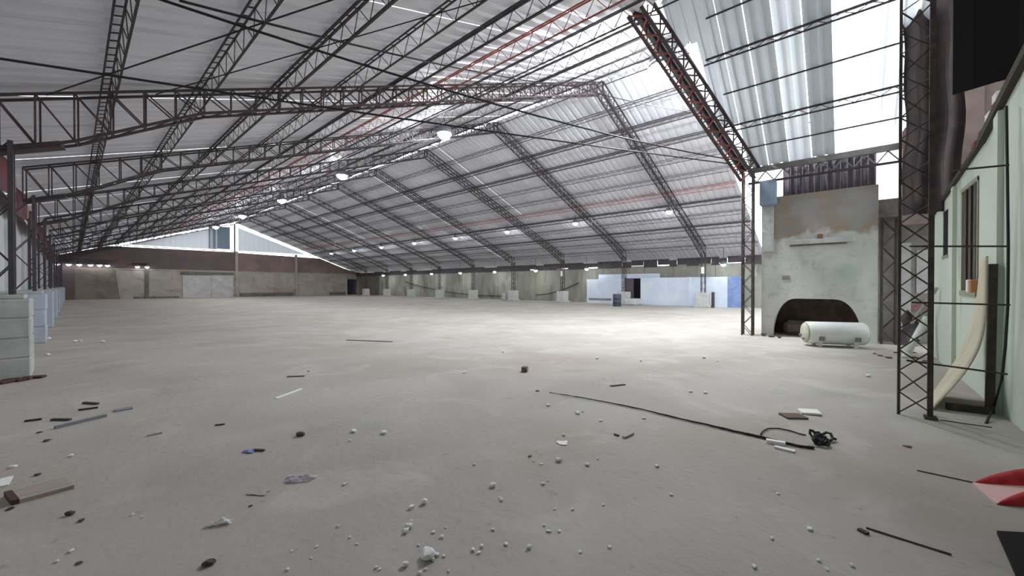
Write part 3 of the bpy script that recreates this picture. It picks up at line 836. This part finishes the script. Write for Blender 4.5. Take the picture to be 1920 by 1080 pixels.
# ------------------------------------------------------------------ cables
def cable(P, Q, sag, label, r=.018, n=14, name='overhead_cable'):
    P, Q = Vector(P), Vector(Q)
    pts = [P.lerp(Q, i/n) - Vector((0,0,sag*4*(i/n)*(1-i/n))) for i in range(n+1)]
    o = MB().tube(pts, r, 5).build(name, M_WIRE); tag(o, label, 'cable')
cable((-.7,8.3,4.42), (13.4,2.2,5.05), .05, 'black overhead cable from the left eave to the entrance column')
cable((.55,6.4,5.0), (13.4,2.3,5.2), .25, 'sagging black cable crossing under the left slope to the entrance column')
cable((.9,6.3,5.05), (11.8,7.8,8.75), .15, 'black cable climbing the left slope to the ridge')
cable((12.4,7.9,9.0), (13.2,-.54,5.5), .35, 'thin cable drooping from the ridge past the near roof', .014)
cable((-.26,9.7,4.55), (3.0,4.3,5.62), .0, 'thin brace rod under the left roof slope', .012, name='brace_rod')
cable((1.0,9.3,4.9), (5.4,3.2,6.5), .0, 'second thin brace rod under the left slope nearer the ridge', .010, name='brace_rod')
for lab, P, Q, sg in (('black hose sagging along the right wall, farther one', (760,528), (946,555), .5), ('black hose sagging along the right wall, nearer one', (1005,553), (1085,530), .25)):
    va, vb = ray(*P), ray(*Q)
    cable(va*(30.1/va.x)+Vector((0,0,CAM_H)), vb*(30.1/vb.x)+Vector((0,0,CAM_H)), sg, lab, .04, name='wall_hose')

# ------------------------------------------------------------------ drum
p = G(1157, 574.5)
t = thing('steel_drum', 'dark slate drum standing before the white partition', 'drum', p)
MB().lathe([(.28,0),(.29,.02),(.29,.29),(.305,.30),(.29,.31),(.29,.58),(.305,.59),(.29,.60),(.29,.86),(.28,.88)], (0,0,0), 24).build('shell', M_DRUM, t, True)
MB().lathe([(.26,.862),(.26,.872)], (0,0,0), 24).build('lid', M_STEEL, t)

# ------------------------------------------------------------------ litter on the floor
def chunk_mesh(name, m, seed, flat=.75):
    q = random.Random(seed)
    import bmesh
    bm = bmesh.new(); bmesh.ops.create_icosphere(bm, subdivisions=2, radius=1.0)
    ax = [Vector((q.gauss(0,1),q.gauss(0,1),q.gauss(0,1))).normalized() for _ in range(9)]
    ds = [q.uniform(.48,.88) for _ in ax]
    for v in bm.verts:
        for a, dd_ in zip(ax, ds):
            k = v.co.dot(a)
            if k > dd_: v.co -= a*(k-dd_)
        v.co.z *= flat
    lo = min(v.co.z for v in bm.verts)
    for v in bm.verts: v.co.z -= lo + .05
    me = bpy.data.meshes.new(name); bm.to_mesh(me); bm.free(); me.materials.append(m); return me
CR = [chunk_mesh('plaster_chunk', M_CRUMB, s) for s in range(6)]
DK = [chunk_mesh('dark_stone', M_DSTONE, s+20) for s in range(3)]
RB = [chunk_mesh('brick_fragment', M_BRICKBIT, s+40, .5) for s in range(2)]
def strip(P, Q, wd, th, m, label, cat, name, lift=0.0):
    a, b = G(*P), G(*Q)
    mb = MB().bar(a+Vector((0,0,th/2+.001)), b+Vector((0,0,th/2+.001+lift)), wd, th)
    return tag(mb.build(name, m), label, cat)
def chunk(px, py, wpx, kind, label, cat, group=None, name='plaster_chunk', rz=None, hz=1.0):
    p = G(px, py); d = p.x*SN + p.y*CS; s = wpx*d/F/2
    o = put(name, kind[R.randrange(len(kind))], None, p, (0,0,R.uniform(0,6.28) if rz is None else rz), (s, s*R.uniform(.7,1), s*hz*R.uniform(.8,1)))
    return tag(o, label, cat, group)
for (x, y, w_, lab) in ((800,1048,32,'largest white plaster chunk on the near floor'), (795,946,14,'tall white plaster chunk above the stacked cluster'),
        (924,914,13,'lone grey white plaster lump in the middle of the near floor'), (992,1031,12,'white plaster lump right of a trio of crumbs'),
        (765,992,17,'white plaster chunk in the upright cluster, middle one'), (761,1000,13,'white plaster chunk in the upright cluster, lowest one'),
        (769,984,11,'white plaster chunk in the upright cluster, topmost one'), (770,955,14,'flat white plaster chunk left of the tall one'),
        (818,1044,13,'white plaster chunk touching the largest one, right side'), (812,1054,11,'white plaster chunk touching the largest one, lower side'),
        (759,1065,14,'white plaster lump left below the largest chunk')):
    chunk(x, y, w_, CR, lab, 'rubble', hz=1.1)
CRUMBS = ((886,1035,11),(897,1040,10),(903,1028,10),(925,996,9),(949,1024,9),(1029,999,11),(1021,988,7),(1049,999,8),(828,1010,10),(812,1001,8),(835,992,5),
        (784,1025,8),(831,1046,8),(840,1074,8),(797,1072,8),(786,1079,11),(704,1068,8),(711,1071,7),(940,940,10),(937,935,6),(1018,910,9),(1027,903,5),
        (1015,872,9),(1102,874,10),(1048,866,15),(1232,876,11),(1260,930,8),(1132,949,7),(1143,1029,10),(1088,1038,8),(1057,818,9),(662,811,14),(718,814,14),
        (655,828,8),(1083,776,14),(1093,773,6),(1028,762,9),(1127,791,9),(1208,786,8),(1121,862,6),(1040,957,6),(1074,958,7),(889,873,8),(1000,866,6),
        (1520,995,12),(1450,1013,9),(1417,1067,12),(1538,1055,9),(1600,1064,11),(1553,1071,9),(1460,928,7),(1296,736,9),(1323,738,8),(668,1023,6),(655,1010,6),
        (245,968,9),(263,972,7),(130,857,10),(20,878,14),(104,1056,11),(130,1037,10),(644,911,8),(650,908,5),(140,641,7),(150,640,7),(192,642,8),(88,667,9),(90,637,10),
        (632,990,9),(545,1036,6),(592,1028,7),(537,1072,8),(582,1050,6),(1320,672,8),(1345,678,6),(1630,707,12),(1120,673,6),(870,700,9))
LAND = [((800,1048),'the largest plaster chunk'),((924,914),'the lone plaster lump'),((992,1031),'the lump right of a trio'),((765,992),'the upright plaster cluster'),
        ((993,857),'the red fragment'),((1180,819),'the pale stick'),((561,900),'the pinkish film'),((410,985),'the crumpled paper bag'),((85,928),'the timber board'),
        ((1700,1020),'the rusty rod'),((1473,840),'the rope end'),((984,692),'the small wooden block'),((60,690),'the nearest left plinth'),((1550,640),'the white tank'),((563,818),'the black lump of stone'),((150,795),'the long metal strip')]
cand = {}
for (x, y, w_) in CRUMBS:
    (lx, ly), nm = min(LAND, key=lambda q: (q[0][0]-x)**2 + 4*(q[0][1]-y)**2)
    dx, dy = x-lx, (y-ly)*2
    rel = ('right of' if dx > 0 else 'left of') if abs(dx) > abs(dy) else ('in front of' if dy > 0 else 'behind')
    cand.setdefault((rel, nm), []).append((math.hypot(dx, dy), x, y, w_))
for (rel, nm), lst in cand.items():
    lst.sort()
    for j, (_, x, y, w_) in enumerate(lst):
        lab = 'small white plaster crumb %s %s' % (rel, nm)
        if len(lst) > 1: lab += ', %sclosest to it' % ('' if j == 0 else ORD[j] + ' ')
        chunk(x, y, w_, CR, lab, 'rubble', 'white plaster crumbs on the floor', hz=.8)
for (x, y, w_, lab) in ((563,818,18,'black lump of stone left of centre on the floor'),(1202,678,6,'small dark stone far out on the open floor'),
        (1008,734,9,'dark pebble at the far end of the rope'),(149,979,15,'dark chip below the wooden board, right one'),(127,968,17,'dark chip below the wooden board, left one'),
        (14,957,14,'dark chip at the left corner of the wooden board'),(68,892,14,'dark chip above the wooden board'),(143,1060,13,'dark chip at the bottom left edge'),
        (389,1062,26,'mottled dark stone at the bottom edge, left of centre'),(468,951,9,'dark crumb below the film shard'),(86,828,14,'rust brown chip left of the dark strips'),(72,812,10,'small dark chip left of the dark strips'),
        (943,661,5,'dark speck on the open floor beyond the small box'),(578,697,6,'dark speck on the open floor left of centre')):
    chunk(x, y, w_, DK, lab, 'stone', name='dark_stone', hz=.7 if w_ > 16 else .4)
for (x, y, w_, lab) in ((993,857,12,'small red fragment in the middle of the near floor'),(1703,839,16,'red brown brick fragment near the tower foot')):
    chunk(x, y, w_, RB, lab, 'fragment', name='brick_fragment', hz=.5)
for j, (x, y, w_) in enumerate(sorted(((1652,668,12),(1668,672,14),(1690,668,12),(1640,664,9),(1720,672,14),(1735,678,11),(1680,662,10),(1715,662,9)))):
    chunk(x, y, w_, RB, 'brick fragment right of the white tank, %s from the left' % ORD[j], 'fragment', 'brick fragments right of the tank', name='brick_fragment', hz=.6)
for (x, y, w_, lab) in ((1432,630,14,'dark rubble lump at the left foot of the arched block, left one'),(1447,632,12,'dark rubble lump at the left foot of the arched block, middle one'),(1462,634,9,'dark rubble lump at the left foot of the arched block, right one')):
    chunk(x, y, w_, DK, lab, 'rubble', name='dark_stone', hz=.7)
strip((1765,789),(1862,803),.008,.008,M_STICK,'thin dark rod on the floor at the tower foot','rod','dark_rod')
# small box
p = G(984, 697)
t = thing('small_box', 'small brown wooden block standing alone on the open floor', 'box', p, .5)
MB().cbox((-.06,-.05,0),(.06,.05,.085),.006).build('body', M_CARD, t)
MB().box((-.055,-.052,.03),(0,-.049,.075)).build('label', M_WOOD, t)
# sticks and strips
strip((100,805),(197,782),.035,.03,M_GREYSTRIP,'long dark metal strip lying left on the floor','strip','metal_strip')
strip((155,757),(182,759),.03,.02,M_STICK,'dark twig above the long metal strip, upper one','stick','dark_twig')
strip((145,771),(182,766),.02,.02,M_STICK,'dark twig above the long metal strip, lower one','stick','dark_twig')
strip((95,789),(130,789),.03,.02,M_STICK,'dark stick left of the long metal strip','stick','dark_twig')
strip((44,792),(76,788),.02,.02,M_STICK,'dark stick at far left of the floor','stick','dark_twig')
strip((212,772),(247,766),.11,.012,M_GREYSTRIP,'grey flat shard right of the dark twigs','shard','grey_shard')
strip((274,819),(302,813),.03,.015,M_PALESTICK,'brown chip of wood right of the metal strip','stick','wood_chip')
strip((516,748),(565,730),.05,.008,M_PAPER,'white paper strip lying askew on the floor','strip','paper_strip')
strip((1170,823),(1187,815),.03,.02,M_PALESTICK,'pale stick right of the red fragment','stick','pale_stick')
strip((1152,816),(1161,819),.02,.012,M_STICK,'tiny dark stick beside the pale stick','stick','dark_twig')
strip((402,799),(420,797),.02,.012,M_STICK,'dark splinter left of the black lump','stick','dark_twig')
strip((1627,993),(1788,1044),.008,.008,M_RUST,'thin rusty rod lying at the lower right','rod','rusty_rod')
strip((1613,996),(1630,1005),.03,.012,M_STICK,'dark splinter at the end of the rusty rod','stick','dark_twig')
strip((1722,884),(1828,907),.007,.007,M_STICK,'thin dark rod reaching to the red cloth','rod','dark_rod')
strip((1469,782),(1508,783),.16,.02,M_CARD,'dark cardboard flap lying before the white scrap','cardboard','cardboard_flap')
strip((1500,773),(1538,777),.17,.02,M_PAPER,'white scrap of board beyond the cardboard flap','board','board_scrap', .01)
strip((1454,840),(1492,849),.05,.015,M_PAPER,'white narrow strip below the rope end','strip','white_strip')
strip((1438,830),(1474,836),.05,.03,M_PAPER,'white crumpled strip beside the rope','strip','white_strip')
strip((570,706),(538,707),.05,.01,M_STICK,'flat dark flake far out left of centre','flake','dark_flake')
strip((735,641),(650,638),.10,.008,M_STICK,'dark smear of dried mud on the open floor','flake','dark_flake')
strip((1145,725),(1172,722),.05,.01,M_STICK,'dark scattered flake beyond the rope','flake','dark_flake')
strip((0,915),(10,898),.06,.01,M_PAPER,'white scrap at the left edge above the board','scrap','white_scrap')
# wooden board
a, b, c_ = G(33,946), G(136,918), G(18,928)
t = thing('wooden_board', 'short pinkish timber board lying at lower left', 'board', a)
v1, v2 = b-a, c_-a
v2 = v2*.95
MB().prism([(0,0,.0), v1, v1+v2, v2], (0,0,.028)).build('plank', M_WOOD, t)
u1 = v1.normalized()
MB().prism([-u1*.035, (0,0,0), v2, v2-u1*.035], (0,0,.035)).build('end_batten', M_WOODEND, t)
# plastics and paper
def crumple(px, py, wpx, dpx, m, label, cat, name, amp=.03, seed=1, rz=0, up=.06):
    p = G(px, py); d = p.x*SN+p.y*CS; q = random.Random(seed)
    wx = wpx*d/F/2; wy = dpx*d/F/2*d/CAM_H*.6
    ph = [q.uniform(0,6) for _ in range(6)]
    hh = up*wx*4
    def f(u, v):
        x, y = (u-.5)*2, (v-.5)*2
        e = max(0, 1 - (x*x + y*y)*.55)
        k = 1 - .16*math.sin(3*math.atan2(y, x)+ph[0])
        z = hh*e*(.55 + .3*math.sin(4*x+2*y+ph[1]) + .25*math.sin(6*y-3*x+ph[2]) + .12*math.sin(11*x+7*y+ph[3])) + .006
        return (x*wx*k, y*wy*k, max(.004, z))
    o = MB().grid(f, 16, 10).build(name, m, loc=p); o.rotation_euler = (0,0,-TH+rz); tag(o, label, cat); return o
crumple(466,848,22,10,M_BLUEP,'small crumpled blue plastic wrapper on the floor','wrapper','blue_wrapper',.03,3)
strip((474,846),(494,847),.02,.015,M_STICK,'black stick beside the blue wrapper','stick','dark_twig')
crumple(561,900,50,22,M_PINKP,'crumpled clear pinkish plastic film left of centre','film','plastic_film',.03,5)
crumple(483,926,34,16,M_PALESTICK,'pale translucent film shard below the blue wrapper','film','film_shard',.01,8,up=.02)
crumple(410,985,38,13,M_PAPER,'white crumpled paper bag at lower left','paper','crumpled_paper',.03,4,.3,.15)
crumple(1055,832,18,12,M_PAPER,'faint clear plastic scrap near the middle','scrap','plastic_scrap',.01,9,up=.02)
# rope with a frayed end
rp = [(1030,738),(1080,746),(1130,755),(1200,769),(1280,789),(1330,800),(1380,812),(1430,823),(1470,833),(1500,840),(1528,843)]
t = thing('frayed_rope', 'long dark rope across the floor ending in a tangle', 'rope', G(*rp[0]))
o0 = Vector(t.location)
def bez(pts, n=4):
    out = []
    for i in range(len(pts)-1):
        for j in range(n):
            out.append(pts[i].lerp(pts[i+1], j/n))
    return out + [pts[-1]]
P3 = [G(*q) - o0 + Vector((0,0,.014)) for q in rp]
MB().tube([q + Vector((R.uniform(-.006,.006),R.uniform(-.006,.006),0)) for q in bez(P3, 6)], [.003+.008*min(1,i/40)+R.uniform(0,.003) for i in range(61)], 6).build('strand', M_WIRE, t)
lp = [(1427,818),(1432,811),(1442,806),(1462,806),(1485,811),(1500,816),(1513,819)]
MB().tube([G(*q) - o0 + Vector((0,0,.012)) for q in lp], .007, 5).build('loop', M_WIRE, t)
for j in range(7):
    c = G(1535 + R.uniform(-8,20), 829 + R.uniform(-8,8)) - o0
    rr_ = R.uniform(.03,.06); ph = R.uniform(0,6)
    pts = [c + Vector((rr_*math.cos(ph+a*.8), rr_*.8*math.sin(ph+a*.8), .02+.025*math.sin(a*1.3+j)+.02)) for a in range(8)]
    MB().tube(pts, .013, 5).build('tangle_loop', M_WIRE, t)
MB().tube([G(1560,826)-o0+Vector((0,0,.03)), G(1570,829)-o0+Vector((0,0,.02))], .012, 5).build('loose_end', M_WIRE, t)

# red and white cloth at the right edge
pA, pB = G(1826,909), G(1872,948)
t = thing('red_white_cloth', 'red and white folded cloth lying at the right edge', 'cloth', pA)
rd = Vector((CS,-SN,0)); fd = Vector((SN,CS,0))
def lobe(p0, L_, W_, H_, m):
    def f(u, v):
        wv = math.sin(min(1, u*1.15)*math.pi*.5)**.8
        a = (v-.5)*2
        return p0 + rd*(u*L_) + fd*(a*W_*wv + u*.04) + Vector((0,0,H_*wv*math.sqrt(max(0,1-a*a)) + .004))
    return MB().grid(f, 14, 10).build('red_lobe', m, t, True)
lobe(Vector((0,0,0)), .70, .085, .10, M_RED)
lobe(pB-pA, .6, .075, .10, M_RED)
MB().prism([(0,0,0), pB-pA, pB-pA+rd*.6, rd*.75], (0,0,.012)).build('pale_panel', M_PINKC, t)
# black mat
a = G(1873,1003)
o = MB().prism([Vector((0,0,0)), G(1925,1006)-a, G(1945,1100)-a, G(1912,1090)-a], (0,0,.02)).build('black_mat', M_BLACK, loc=a); tag(o, 'black rubber mat corner at the lower right edge', 'mat')
